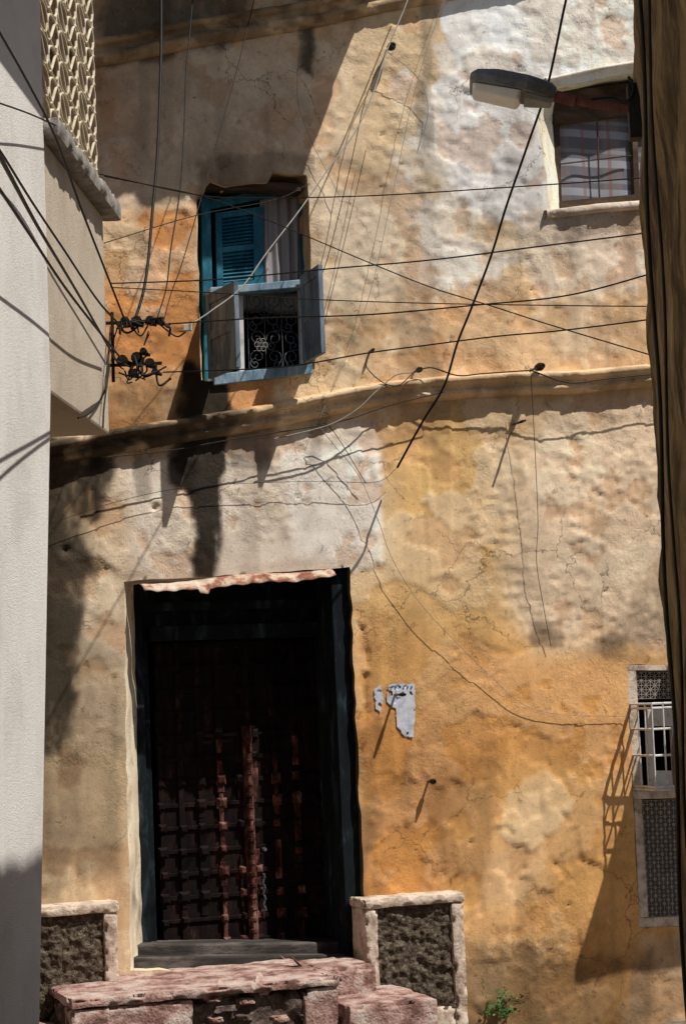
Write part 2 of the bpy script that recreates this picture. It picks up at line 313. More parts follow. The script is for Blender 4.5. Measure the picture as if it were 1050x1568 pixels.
# ------------------------------------------------------------ builders
def empty(name,loc=(0,0,0)):
    e=bpy.data.objects.new(name,None);e.location=loc;e.empty_display_size=.2;scene.collection.objects.link(e);return e
def link(ob,parent):
    scene.collection.objects.link(ob)
    if parent:
        ob.parent=parent;ob.matrix_parent_inverse=Matrix.Translation(-Vector(parent.location))
    return ob
def mesh(name,v,f,m,parent=None,smooth=False,cols=None):
    me=bpy.data.meshes.new(name);me.from_pydata([tuple(p) for p in v],[],[tuple(q) for q in f]);me.materials.append(m)
    if smooth:me.polygons.foreach_set('use_smooth',[True]*len(me.polygons))
    if cols is not None:
        a=me.color_attributes.new("Col",'FLOAT_COLOR','POINT')
        a.data.foreach_set('color',np.concatenate([cols,np.ones((len(cols),1))],1).astype(np.float32).ravel())
    me.update();return link(bpy.data.objects.new(name,me),parent)
class MB:
    def __init__(s):s.v=[];s.f=[]
    def hexa(s,p):
        b=len(s.v);s.v+=[Vector(q) for q in p]
        for q in ((0,1,2,3),(7,6,5,4),(0,4,5,1),(1,5,6,2),(2,6,7,3),(3,7,4,0)):s.f.append([b+i for i in q])
    def box(s,x0,x1,y0,y1,z0,z1):
        s.hexa([(x0,y0,z0),(x1,y0,z0),(x1,y0,z1),(x0,y0,z1),(x0,y1,z0),(x1,y1,z0),(x1,y1,z1),(x0,y1,z1)])
    def bar(s,a,b,r,n=6,r2=None):
        a=Vector(a);b=Vector(b);d=(b-a).normalized();u=d.cross(Vector((0,0,1)) if abs(d.z)<.9 else Vector((1,0,0))).normalized();w_=d.cross(u)
        r2=r if r2 is None else r2;base=len(s.v)
        for c,rr in((a,r),(b,r2)):
            for i in range(n):
                t=2*math.pi*i/n+math.pi/n;s.v.append(c+(u*math.cos(t)+w_*math.sin(t))*rr)
        for i in range(n):
            j=(i+1)%n;s.f.append([base+i,base+j,base+n+j,base+n+i])
        s.f.append([base+i for i in range(n)][::-1]);s.f.append([base+n+i for i in range(n)])
    def quadpx(s,pts,off,th):
        f=[S(a,b,off) for a,b in pts];f=[f[3],f[2],f[1],f[0]]
        s.hexa([*f,*[q+Vector((0,th,0)) for q in f]])
    def make(s,name,m,parent=None,bev=0,smooth=False):
        o=mesh(name,s.v,s.f,m,parent,smooth)
        bm=bmesh.new();bm.from_mesh(o.data);bmesh.ops.recalc_face_normals(bm,faces=bm.faces);bm.to_mesh(o.data);bm.free()
        if bev:
            md=o.modifiers.new("bevel",'BEVEL');md.width=bev;md.segments=2;md.limit_method='ANGLE'
        return o
def rbox(name,o,ax,ay,az,cell,amp,sc,m,parent=None,r=.02,chip=0.0):
    """subdivided box with rounded, uneven edges (origin corner + three edge vectors)"""
    o=Vector(o);A=[Vector(ax),Vector(ay),Vector(az)];Ln=[a.length for a in A];D=[a.normalized() for a in A]
    V=[];F=[]
    for k in range(3):
        i,j=(k+1)%3,(k+2)%3;ni=max(1,int(Ln[i]/cell));nj=max(1,int(Ln[j]/cell))
        for side in(0,1):
            b=len(V)
            for a in range(ni+1):
                for c in range(nj+1):
                    p=[0,0,0];p[k]=Ln[k]*side;p[i]=Ln[i]*a/ni;p[j]=Ln[j]*c/nj
                    q=[min(max(p[t],r),Ln[t]-r) for t in range(3)]
                    d=Vector([p[t]-q[t] for t in range(3)])
                    cnt=sum(1 for t in range(3) if abs(d[t])>1e-6)
                    if d.length>1e-6:d=d.normalized()*r
                    loc=[q[t]+d[t] for t in range(3)]
                    wp=o+D[0]*loc[0]+D[1]*loc[1]+D[2]*loc[2]
                    nv=mn.fractal(wp*sc,1,2,4)*amp
                    dn=(D[0]*d[0]+D[1]*d[1]+D[2]*d[2])
                    dn=dn.normalized() if dn.length>0 else D[k]*(1 if side else -1)
                    wp=wp+dn*nv
                    if chip and cnt>=2:
                        c_=mn.noise(wp*sc*2.3+Vector((5,3,9)))
                        if c_>.05:wp=wp-dn*chip*(c_-.05)*3
                    V.append(wp)
            for a in range(ni):
                for c in range(nj):
                    q=[b+a*(nj+1)+c,b+(a+1)*(nj+1)+c,b+(a+1)*(nj+1)+c+1,b+a*(nj+1)+c+1]
                    F.append(q if side else q[::-1])
    return mesh(name,V,F,m,parent,True)
def catmull(P,n=8):
    P=[Vector(p) for p in P];out=[]
    Q=[P[0]*2-P[1]]+P+[P[-1]*2-P[-2]]
    for i in range(1,len(Q)-2):
        for k in range(n):
            t=k/n;a,b,c,d=Q[i-1:i+3]
            out.append(.5*((2*b)+(c-a)*t+(2*a-5*b+4*c-d)*t*t+(3*b-a-3*c+d)*t**3))
    out.append(P[-1]);return out
def cable(name,P,r,m,parent,n=8):
    cu=bpy.data.curves.new(name,'CURVE');cu.dimensions='3D';cu.bevel_depth=r;cu.bevel_resolution=1
    q=catmull(P,n);s=cu.splines.new('POLY');s.points.add(len(q)-1)
    for i,p in enumerate(q):s.points[i].co=(*p,1)
    cu.materials.append(m);return link(bpy.data.objects.new(name,cu),parent)
# ------------------------------------------------------------ ground
GR=-.19
gm=MB();gm.v=[Vector((-80,-80,GR)),Vector((80,-80,GR)),Vector((80,80,GR)),Vector((-80,80,GR))];gm.f=[[0,1,2,3]];gm.make("street_ground",M_ground)
# ------------------------------------------------------------ main house
house=empty("plaster_house")
X0,X1,Z0,Z1,CE=-4.6,5.4,-.25,7.6,.018
nx=int((X1-X0)/CE);nz=int((Z1-Z0)/CE)
xs=np.linspace(X0,X1,nx+1);zs=np.linspace(Z0,Z1,nz+1);GX,GZ=np.meshgrid(xs,zs)
gx=GX.ravel().copy();gz=GZ.ravel().copy();att=np.ones_like(gx)
qx=(GX[:-1,:-1]+CE/2).ravel();qz=(GZ[:-1,:-1]+CE/2).ravel();kill=np.zeros(len(qx),bool)
for k,pl in OP.items():
    a=np.array(pl);lo=a.min(0)-.2;hi=a.max(0)+.2
    m=(gx>lo[0])&(gx<hi[0])&(gz>lo[1])&(gz<hi[1]);ii=np.where(m)[0]
    sd,nx_,nz_=sdpoly(gx[ii],gz[ii],pl);sn=np.abs(sd)<CE*.55
    gx[ii[sn]]=nx_[sn];gz[ii[sn]]=nz_[sn];att[ii]=np.minimum(att[ii],sst(0,.07,np.abs(sd)))
    m=(qx>lo[0])&(qx<hi[0])&(qz>lo[1])&(qz<hi[1]);ii=np.where(m)[0]
    sd,_,_=sdpoly(qx[ii],qz[ii],pl);kill[ii]|=sd<0
disp=wall_disp(gx,gz)*att
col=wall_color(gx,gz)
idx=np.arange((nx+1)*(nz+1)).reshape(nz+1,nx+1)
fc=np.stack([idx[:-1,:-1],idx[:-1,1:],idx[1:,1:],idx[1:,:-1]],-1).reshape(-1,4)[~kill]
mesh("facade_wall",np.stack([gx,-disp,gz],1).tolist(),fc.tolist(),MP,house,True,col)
def reveal(name,key,depth,splay,rgb,rsplay=0,shade_right=False):
    pl=OP[key];cx=sum(p[0] for p in pl)/len(pl);x0=min(p[0] for p in pl);x1=max(p[0] for p in pl)
    cz=sum(p[1] for p in pl)/len(pl);n=len(pl);V=[];F=[];CC=[]
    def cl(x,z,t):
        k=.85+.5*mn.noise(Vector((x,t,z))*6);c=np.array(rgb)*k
        if shade_right and x>cx:c=c*.12  # shade of the right jamb put into its colour
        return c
    for x,z in pl:
        dx=x-cx;dz=z-cz;l=math.hypot(dx,dz);V.append((x+dx/l*.05,.022,z+dz/l*.05));CC.append(cl(x,z,0))
    K_=8
    for k in range(K_):
        t=k/(K_-1)
        for x,z in pl:
            s=splay*t*max(0,1-(x-x0)/.35) - rsplay*t*max(0,1-(x1-x)/.12)
            j=(mn.noise(Vector((x*9,t*3,z*9)))*.014) if 0<k else 0
            V.append((x+s+j,depth*t+(.002 if k==0 else 0),z+j*.5));CC.append(cl(x,z,t))
    for k in range(K_):
        for i in range(n):
            j=(i+1)%n;F.append((k*n+i,k*n+j,(k+1)*n+j,(k+1)*n+i))
    mesh(name,V,F,MP,house,True,np.clip(np.array(CC),0,.8))
reveal("door_reveal",'door',.56,.26,lin(222,204,178,K),shade_right=True)
reveal("shuttered_window_reveal",'upwin',.28,.09,lin(205,172,132,K))
reveal("curtained_window_reveal",'rwin',.26,.28,lin(240,226,200,K))
reveal("grille_window_reveal",'lwin',.10,.02,lin(190,165,140,K))
hb=MB();hb.box(X0,X1,5.9,6,-.2,Z1);hb.box(X0,X0+.05,.06,5.9,-.2,Z1-.01);hb.box(X1-.05,X1,.06,5.9,-.2,Z1-.01);hb.box(X0,X1,.06,6,Z1,Z1+.15)
hb.make("back_side_walls_and_roof",M_tan,house)
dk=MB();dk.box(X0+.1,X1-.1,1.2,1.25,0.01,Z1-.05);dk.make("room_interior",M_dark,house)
def sweep(name,pxpts,prof,base=lin(216,188,152,K),mix=.4,stain_amt=.35,cell=.02,amp=.004,chips=.6):
    P=[S(a,b) for a,b in pxpts];Q=catmull(P,10);L=[0]
    for i in range(1,len(Q)):L.append(L[-1]+(Q[i]-Q[i-1]).length)
    n=int(L[-1]/cell);st=[];i=1
    for k in range(n+1):
        s=L[-1]*k/n
        while i<len(Q)-1 and L[i]<s:i+=1
        t=(s-L[i-1])/max(1e-6,L[i]-L[i-1]);st.append(Q[i-1].lerp(Q[i],t))
    pr=[]
    for i in range(len(prof)-1):
        a=Vector(prof[i]);b=Vector(prof[i+1]);m_=max(1,int((b-a).length/.014))
        for k in range(m_):pr.append(a.lerp(b,k/m_))
    pr.append(Vector(prof[-1]));V=[];F=[]
    for k,p in enumerate(st):
        sag=.010*mn.noise(Vector((p.x*1.7,0,3)))
        for o,dz in pr:
            v=Vector((p.x,-o,p.z+dz+sag));q=mn.fractal(v*14,1,2,3)*amp
            c_=mn.fractal(Vector((p.x*4,dz*10,7)),1,2,4)
            if o>.05 and c_>.22:q-=chips*min(.035,.14*(c_-.22))
            v.y-=q if o>.01 else -.03;v.z+=mn.noise(v*17)*amp*.5;V.append(v)
    m_=len(pr)
    for k in range(len(st)-1):
        for j in range(m_-1):F.append((k*m_+j,k*m_+j+1,(k+1)*m_+j+1,(k+1)*m_+j))
    a=np.array([[v.x,v.y,v.z] for v in V]);c=wall_color(a[:,0],a[:,2]);c=c*(1-mix)+base*mix
    sx=a[:,0];xl=S(70,690).x;xr=S(470,620).x
    if name.startswith("string"):
        dm=(1-sst(xl+.8,xr,sx+.6*(fbm(sx*4,a[:,2]*6,5)-.5)))*.85*sst(.3,.55,fbm(sx*6,a[:,2]*14,6)+.12);c=c*(1-dm[:,None])+lin(42,37,32)*dm[:,None]
    if name.startswith("upper"):
        dm=.5*sst(.4,.6,fbm(sx*5,a[:,2]*12,16));c=c*(1-dm[:,None])+lin(60,50,40)*dm[:,None]
    g=fbm(a[:,0]*4,a[:,2]*8+a[:,1]*8,9);c=c*(1-stain_amt*sst(.45,.7,g))[:,None]
    return mesh(name,V,F,MP,house,True,np.clip(c,.01,.86))
main_prof=[(-.02,.03),(.07,.014),(.112,.004),(.118,-.004),(.118,-.030),(.105,-.036),(.075,-.050),(.062,-.078),(.070,-.082),(.072,-.105),(.060,-.112),(.045,-.13),(.0,-.145),(-.03,-.145)]
sweep("string_course_cornice",[(-60,700),(75,682),(165,664),(300,642),(420,622),(520,602),(640,585),(760,577),(880,573),(1000,562),(1150,545)],main_prof)
tp=[(-.02,.03),(.06,.015),(.095,.005),(.095,-.025),(.06,-.04),(.045,-.085),(.075,-.09),(.075,-.125),(.055,-.14),(.03,-.165),(-.02,-.175)]
sweep("upper_cornice",[(-40,92),(157,64),(300,36),(470,8),(620,-22),(800,-55),(1100,-100)],tp,base=lin(200,168,128,K),mix=.5,stain_amt=.5)
xe=S(598,100).x
rbox("unseen_shadow_slab_top",(X0,-.86,7.28),(xe-X0,0,0),(0,.9,0),(0,0,.14),.06,.03,3,M_ledge,house,r=.03,chip=.12)  # unseen slab added to cast the shadow on the upper left wall
sweep("curtained_window_sill",[(832,330),(900,322),(990,314),(1080,305)],[(-.02,.04),(.04,.03),(.055,.02),(.055,-.02),(.03,-.03),(-.02,-.035)],base=lin(206,186,166,K),mix=.5,cell=.02)
sweep("curtained_window_hood",[(832,124),(900,110),(968,98),(1080,80)],[(-.02,.02),(.035,.012),(.042,.008),(.042,-.008),(.03,-.015),(-.02,-.02)],base=lin(214,202,186,K),mix=.5,cell=.02)
# ------------------------------------------------------------ door
LY=.50
pA=S(236,985,-LY+.03);pB=S(508,985,-LY+.03);pC=S(235,1446,-LY+.03)
lx0,lx1,lz0,lz1=pA.x,pB.x+.03,pC.z-.05,pA.z+.01
b=MB();mid=S(384,1300,-LY+.03).x
for a,c in((lx0,mid-.004),(mid+.004,lx1)):b.box(a,c,LY,LY+.05,lz0,lz1)
b.make("door_leaves",M_door,house)
nr=13;ncol=4;B1=MB();B2=MB();b1=MB();b2=MB()
def boss(bs,x,z,h,y0):
    base=len(bs.v)
    bs.v+=[Vector((x-h,y0,z-h)),Vector((x+h,y0,z-h)),Vector((x+h,y0,z+h)),Vector((x-h,y0,z+h)),
           Vector((x-h*.5,y0-.018,z-h*.5)),Vector((x+h*.5,y0-.018,z-h*.5)),Vector((x+h*.5,y0-.018,z+h*.5)),Vector((x-h*.5,y0-.018,z+h*.5))]
    bs.f+=[[base+q for q in t] for t in((4,5,6,7),(0,1,5,4),(1,2,6,5),(2,3,7,6),(3,0,4,7))]
for side,(a,c) in enumerate(((lx0+.02,mid-.05),(mid+.05,lx1-.02))):
    cw=(c-a)/ncol
    for i in range(ncol+1):
        x=a+cw*i;sunlit=(side==1 and i in(0,1,2)) or (side==0 and i==3)
        z=lz0+.004
        while z<lz1-.05:
            z2=min(lz1-.004,z+random.uniform(.15,.5));w_=.018+random.uniform(-.004,.006)
            t=b2 if sunlit and z<lz0+1.3 and random.random()<.55 else b1
            if not(random.random()<.12):t.box(x-w_,x+w_,LY-.020+random.uniform(-.004,.006),LY-.001,z,z2-.004)
            z=z2
    for r in range(nr+1):
        z=lz0+.03+(lz1-lz0-.06)*r/nr
        b1.box(a,c,LY-.014,LY-.0015,z-.015+random.uniform(-.003,.003),z+.015)
        for i in range(ncol+1):
            if random.random()<.16:continue
            x=a+cw*i;sunlit=((side==1 and i in(0,1,2)) or (side==0 and i>=3)) and r<8
            boss(B2 if sunlit and random.random()<.75 else B1,x+random.uniform(-.007,.007),z+random.uniform(-.007,.007),.034+random.uniform(-.011,.005),LY-.022)
b1.make("door_battens",M_door,house,.004);b2.make("sunlit_battens",M_sunlit,house,.004)
B1.make("door_bosses",M_door,house);B2.make("sunlit_bosses",M_sunlit,house)
for nm,z0,z1,mm in(("door_centre_post",lz0,lz0+1.45,M_sunlit),("door_centre_post_top",lz0+1.451,lz1,M_door)):  # lower length takes the painted sunlight colour
    b=MB();b.box(mid-.032,mid+.032,LY-.045,LY-.0005,z0,z1);b.bar((mid,LY-.05,z0),(mid,LY-.05,z1),.018,8)
    z=z0
    while z<z1-.05:
        b.bar((mid,LY-.05,z),(mid,LY-.05,z+.026),.025,8);z+=.075
    b.make(nm,mm,house,.003)
b=MB();b.bar((mid+.09,LY-.07,lz0+.62),(mid+.09,LY-.02,lz0+.62),.012,8)
for k in range(7):b.bar((mid+.075,LY-.06,lz0+.46-.036*k),(mid+.075+.008*(-1)**k,LY-.055,lz0+.43-.036*k),.008,6)
b.make("door_ring_and_chain",M_iron,house)
b=MB()
zt=S(300,885,-.3).z+.08;zb=S(300,1482,-.3).z-.10
xl=S(212,1200,-.36).x
b.box(xl,xl+.06,.37,.56,zb,zt);b.box(xl+.0605,xl+.11,.42,.56,zb,zt-.1)
xr=S(508,1000,-.36).x
b.quadpx([(506,872),(535,870),(557,1486),(533,1486)],-.05,.18);b.quadpx([(494,880),(520,878),(545,1486),(520,1486)],-.25,.3)
b.box(xl+.112,xr+.05,.36,.56,lz1+.002,lz1+.10);b.box(xl+.0625,xr+.05,.43,.56,lz1+.102,zt)
b.box(xl+.0625,xr+.05,.38,.429,lz1+.20,lz1+.26)
b.make("door_frame",M_blackblue,house,.006)
b=MB();b.quadpx([(206,1447),(553,1442),(556,1462),(206,1466)],-.22,.32);b.quadpx([(203,1466),(556,1462),(558,1492),(203,1492)],-.10,.4)
b.make("door_threshold_beam",M_sill,house,.012)
V=[];F=[];n=90
for i in range(n+1):
    t=i/n;p=S(214+(505-214)*t,897-24*t+2*math.sin(t*9));
    wv=.003*math.sin(t*70)+.009*mn.noise(Vector((t*7,2,0)));bend=.02*math.sin(t*3.1)+(.03 if .28<t<.34 else 0)
    for k in range(5):
        s=k/4;V.append((p.x+.004*math.sin(t*50),-.0-.12*s-.03*mn.noise(Vector((t*14,5,0)))*s,p.z+.012+wv*(.3+s)-.048*s*s-bend*s))
for i in range(n):
    for k in range(4):a=i*5+k;F.append((a,a+1,a+6,a+5))
o=mesh("door_rain_sheet",V,F,M_rust,house,True);sdm=o.modifiers.new("th",'SOLIDIFY');sdm.thickness=.005
# ------------------------------------------------------------ shuttered window
b=MB()
for q in [((308,304),(322,302),(330,582),(314,584)),((462,275),(474,272),(482,564),(470,566))]:b.quadpx(q,-.14,.10)
b.quadpx([(322,306),(470,278),(470,290),(322,320)],-.15,.09)
b.make("window_frame",M_teal,house,.004)
b=MB();b.quadpx([(322,440),(480,426),(481,438),(322,452)],-.02,.16);b.make("window_transom",M_pale,house,.006)
b=MB();b.quadpx([(328,573),(478,556),(480,572),(328,590)],.03,.2);b.make("window_sill_board",M_pale,house,.006)
b=MB();b.quadpx([(364,438),(372,437),(375,574),(367,575)],-.1,.05);b.quadpx([(458,430),(466,429),(470,566),(462,567)],-.1,.05)
b.make("lower_window_posts",M_white,house,.004)
tl,tr,br,bl=(330,326),(402,316),(404,436),(333,442)
b=MB();o=-.16
def lp(u,v):
    t=(tl[0]+(tr[0]-tl[0])*u,tl[1]+(tr[1]-tl[1])*u);q=(bl[0]+(br[0]-bl[0])*u,bl[1]+(br[1]-bl[1])*u)
    return (t[0]+(q[0]-t[0])*v,t[1]+(q[1]-t[1])*v)
def lq(u0,u1,v0,v1):return [lp(u0,v0),lp(u1,v0),lp(u1,v1),lp(u0,v1)]
b.quadpx(lq(0,.13,0,1),o,.04);b.quadpx(lq(.80,1,0,1),o,.04)
for a,c in((0,.08),(.46,.53),(.93,1)):b.quadpx(lq(.131,.799,a,c),o+.002,.036)
for k in range(8):
    for g in((.09,.45),(.54,.92)):
        v=g[0]+(g[1]-g[0])*k/8;v2=v+(g[1]-g[0])/8*.95
        f=[S(*lp(.132,v),o-.030),S(*lp(.798,v),o-.030),S(*lp(.798,v2),o-.004),S(*lp(.132,v2),o-.004)]
        f=[f[3],f[2],f[1],f[0]];b.hexa([*f,*[q+Vector((0,.006,.004)) for q in f]])
b.make("louvred_shutter",M_teal,house)
def curtain(name,pts,off,m,folds,amp):
    V=[];F=[];nu,nv=90,16
    P=[S(a,b_,off) for a,b_ in pts]
    for j in range(nv+1):
        for i in range(nu+1):
            u=i/nu;v=j/nv;p=P[0].lerp(P[1],u).lerp(P[3].lerp(P[2],u),v)
            p=p+Vector((0,amp*math.sin(u*folds*6.28+1.3*math.sin(v*2+u*5))*(.6+.5*v)+amp*.8*mn.noise(Vector((u*folds*1.7,v*1.5,3))),0));V.append(p)
    for j in range(nv):
        for i in range(nu):a=j*(nu+1)+i;F.append((a,a+1,a+nu+2,a+nu+1))
    mesh(name,V,F,m,house,True)
curtain("grey_curtain",[(398,290),(468,280),(470,440),(400,444)],-.20,M_veil,5,.014)
def leaf(name,pxh,y0,y1,width,m,skew=0.0):
    a=S(pxh,y0);c=S(pxh,y1);x=a.x;b=MB()
    def seg(o0,o1,z0,z1,t0,t1):
        s0,s1=skew*o0,skew*o1
        b.hexa([(x+t0+s0,-o0,z0),(x+t0+s1,-o1,z0),(x+t0+s1,-o1,z1),(x+t0+s0,-o0,z1),(x+t1+s0,-o0,z0),(x+t1+s1,-o1,z0),(x+t1+s1,-o1,z1),(x+t1+s0,-o0,z1)])
    z0,z1=c.z,a.z
    seg(.0,.055,z0,z1,-.016,.016);seg(width-.055,width,z0,z1,-.016,.016)
    seg(.0552,width-.0552,z1-.07,z1,-.0155,.0155);seg(.0552,width-.0552,z0,z0+.07,-.0155,.0155);seg(.0552,width-.0552,(z0+z1)/2-.03,(z0+z1)/2+.03,-.0155,.0155)
    seg(.0552,width-.0552,z0+.0702,z1-.0702,-.006,.006)
    return b.make(name,m,house,.003)
leaf("open_shutter",318,452,580,.46,M_greyblue,.12)
leaf("open_shutter_right",462,424,556,.40,M_greyblue,-.02)
g0=S(378,450,-.16);g1=S(460,566,-.16)
def spiral(cx,cz,r,turn,ph,sgn=1):
    return [(cx+sgn*r*(1-k/20*.8)*math.cos(ph+turn*k/20*6.28),.16,cz+r*(1-k/20*.8)*math.sin(ph+turn*k/20*6.28)) for k in range(21)]
wd=g1.x-g0.x;hg=g0.z-g1.z
cu=bpy.data.curves.new("scroll_grille",'CURVE');cu.dimensions='3D';cu.bevel_depth=.0038;cu.bevel_resolution=0
def addp(pts):
    s=cu.splines.new('POLY');s.points.add(len(pts)-1)
    for i,p in enumerate(pts):s.points[i].co=(p[0],p[1],p[2],1)
for r in range(4):
    for c in range(3):
        cx=g0.x+wd*(c+.5)/3;cz=g1.z+hg*(r+.5)/4
        sg=1 if (r+c)%2 else -1
        addp(spiral(cx,cz+.02,.055,1.4,-1.2+r,sg));addp(spiral(cx+.02*sg,cz-.03,.036,1.3,1.6+c,-sg))
for c in range(4):
    x=g0.x+wd*c/3;addp([(x,.165,g1.z),(x,.165,g0.z)])
cu.materials.append(M_iron);link(bpy.data.objects.new("scroll_grille",cu),house)
cu=bpy.data.curves.new("scroll_rosette",'CURVE');cu.dimensions='3D';cu.bevel_depth=.0032;cu.bevel_resolution=0
pc=S(400,528,-.13)
for k in range(6):
    a=k/6*6.28;addp([(pc.x+.03*math.cos(a)+.017*math.cos(t/10*6.28),.13,pc.z+.03*math.sin(a)+.017*math.sin(t/10*6.28)) for t in range(11)])
cu.materials.append(M_wcable);link(bpy.data.objects.new("scroll_rosette",cu),house)
rbox("exposed_lintel_timber",(S(318,292).x,.03,S(418,283).z-.03),(S(468,280).x-S(318,292).x,0,-.0),(0,.2,0),(0,0,.06),.02,.012,7,M_brown,house,r=.012)
# ------------------------------------------------------------ curtained window (upper right)
b=MB();b.quadpx([(846,142),(1050,114),(1052,164),(849,190)],-.17,.08);b.make("window_lintel_board",M_brown,house,.006)
b=MB();b.quadpx([(848,186),(856,185),(860,322),(852,323)],-.19,.05);b.quadpx([(966,168),(974,167),(979,308),(971,309)],-.19,.05)
b.quadpx([(857,308),(1052,290),(1052,300),(857,320)],-.17,.06)
b.quadpx([(913,186),(915,186),(919,318),(917,318)],-.18,.01)
for y in (250,):b.quadpx([(858,y),(966,y-13),(966,y-11.0),(858,y+2)],-.18,.008)
b.make("window_bars_frame",M_brown,house,.001)
curtain("plaid_curtain",[(846,170),(1050,150),(1054,300),(850,325)],-.235,M_plaid,4,.007)
# ------------------------------------------------------------ grille window (lower right)
b=MB()
b.quadpx([(959,1018),(1110,1018),(1110,1027),(960,1027)],.0,.07);b.quadpx([(959,1027),(973,1027),(985,1212),(969,1212)],.0,.07)
b.quadpx([(969,1212),(1118,1208),(1118,1220),(970,1224)],.015,.09);b.quadpx([(970,1224),(982,1224),(992,1404),(978,1406)],.0,.07)
b.quadpx([(977,1406),(1118,1400),(1120,1416),(978,1420)],.0,.09)
b.make("grille_window_frame",M_cream,house,.004)
def lattice(name,pts,off,nu,nv,m,th=.004):
    P=[S(a,c,off) for a,c in pts];b=MB()
    def pp(u,v):return P[0].lerp(P[1],u).lerp(P[3].lerp(P[2],u),v)
    for i in range(nu+1):b.bar(pp(i/nu,0),pp(i/nu,1),th,4)
    for j in range(nv+1):b.bar(pp(0,j/nv),pp(1,j/nv),th,4)
    for i in range(nu):
        for j in range(nv):
            if (i+j)%2:b.bar(pp(i/nu,j/nv),pp((i+1)/nu,(j+1)/nv),th*.8,4)
            else:b.bar(pp((i+1)/nu,j/nv),pp(i/nu,(j+1)/nv),th*.8,4)
    b.make(name,m,house)
lattice("ventilation_mesh",[(974,1029),(1108,1029),(1109,1068),(975,1070)],-.03,20,6,M_mesh,.003)
lattice("lower_mesh_panel",[(983,1226),(1115,1222),(1116,1400),(992,1404)],-.02,20,28,M_mesh,.003)
b=MB();cx0=S(966,1100).x;cx1=S(1100,1100).x;zt=S(970,1078).z;zb=S(970,1208).z;dp=.30
for z in (zt,zt-.03,(zt+zb)/2+.12,(zt+zb)/2-.06,zb+.02,zb):
    b.bar((cx0,-dp,z),(cx1,-dp,z),.008,6);b.bar((cx0,0,z),(cx0,-dp,z),.008,6)
for k in range(9):
    x=cx0+(cx1-cx0)*k/8;b.bar((x,-dp,zb),(x,-dp,zt),.007,6);b.bar((x,0,zb),(x,-dp,zb),.006,6);b.bar((x,0,zt),(x,-dp,zt),.006,6)
for k in range(1,3):b.bar((cx0,-dp*k/3,zb),(cx0,-dp*k/3,zt),.006,6)
b.make("projecting_bar_cage",M_white,house)
b=MB();b.quadpx([(990,1085),(1100,1085),(1102,1112),(992,1112)],-.05,.04);b.quadpx([(990,1112),(1000,1112),(1004,1205),(994,1205)],-.05,.04);b.quadpx([(1028,1112),(1036,1112),(1040,1205),(1032,1205)],-.05,.04);b.quadpx([(1000,1180),(1028,1180),(1030,1205),(1002,1205)],-.05,.04)
b.make("cage_window_sash",M_white,house,.003)
rbox("unseen_shadow_slab_side",(S(1040,980).x,-1.05,S(1040,980).z),(X1-S(1040,980).x,0,0),(0,1.07,0),(0,0,.12),.1,.015,3,M_ledge,house,r=.02)  # unseen slab added to throw the diagonal shadow at lower right
# ------------------------------------------------------------ benches beside the door
def bench(name,px0,px1,pytop,off,border=.085):
    g=GR-.02
    e=empty(name,(S(px0,pytop,off).x,-off,0));x0=S(px0,pytop,off).x;x1=S(px1,pytop,off).x;zt=S((px0+px1)/2,pytop,off).z
    rbox("cap",(x0-.012,-off-.012,zt-.06),(x1-x0+.024,0,0),(0,off+.06,0),(0,0,.06),.012,.006,9,M_cream,e,r=.012,chip=.03)
    rbox("left_border",(x0,-off,g),(border,0,0),(0,off+.05,0),(0,0,zt-.062-g),.015,.006,9,M_cream,e,r=.012,chip=.03)
    rbox("right_border",(x1-border,-off,g),(border,0,0),(0,off+.05,0),(0,0,zt-.062-g),.015,.006,9,M_cream,e,r=.012,chip=.03)
    rbox("rough_panel",(x0+border-.01,-off+.025,g),(x1-x0-2*border+.02,0,0),(0,off,0),(0,0,zt-.055-g),.010,.022,18,M_pebble,e,r=.01)
    rbox("base_band",(x0+border,-off+.003,g),(x1-x0-2*border,0,0),(0,off,0),(0,0,.10-g),.02,.006,9,M_cream,e,r=.015,chip=.03)
bench("stone_bench",558,709,1372,.22)
bench("stone_bench",-60,180,1390,.22)
# ------------------------------------------------------------ stoop
st=empty("entrance_steps",(S(300,1500,.5).x,-.5,0));g=GR-.02
zt=S(300,1484).z
xa=S(108,1510,.85).x;xb=S(522,1505,.85).x
rbox("top_slab",(xa,-.86,zt-.055),(xb-xa,0,0),(0,.86+.3,0),(0,0,.055),.016,.010,6,M_pink,st,r=.012,chip=.09)
rbox("riser_body",(xa+.02,-.80,g),(xb-xa-.04,0,0),(0,.77,0),(0,0,zt-.058-g),.02,.045,6,M_rubble,st,r=.03,chip=.06)
rbox("riser_render_left",(xa+.005,-.845,g),((xb-xa)*.44,0,0),(0,.2,0),(0,0,zt-.060-g),.018,.012,6,M_pink,st,r=.015,chip=.10)
rbox("riser_render_right",(xb-(xb-xa)*.14,-.845,g),((xb-xa)*.135,0,0),(0,.2,0),(0,0,zt-.060-g),.018,.012,6,M_pink,st,r=.015,chip=.10)
x2=S(668,1555,.95).x
rbox("side_slab",(xb+.004,-.98,g),(x2-xb,0,0),(0,.74,0),(0,0,zt-.17-g),.02,.012,6,M_pink,st,r=.015,chip=.07)
rbox("right_return",(xb-.005,-.5,g),(S(566,1500,.5).x-xb+.05,0,0),(0,.5,0),(0,0,zt-.004-g),.02,.012,6,M_pink,st,r=.015,chip=.07)
rbox("low_step_left",(S(-60,1545,.9).x,-.95,g),(xa-S(-60,1545,.9).x-.004,0,0),(0,.70,0),(0,0,zt-.19-g),.02,.012,6,M_pink,st,r=.015,chip=.07)
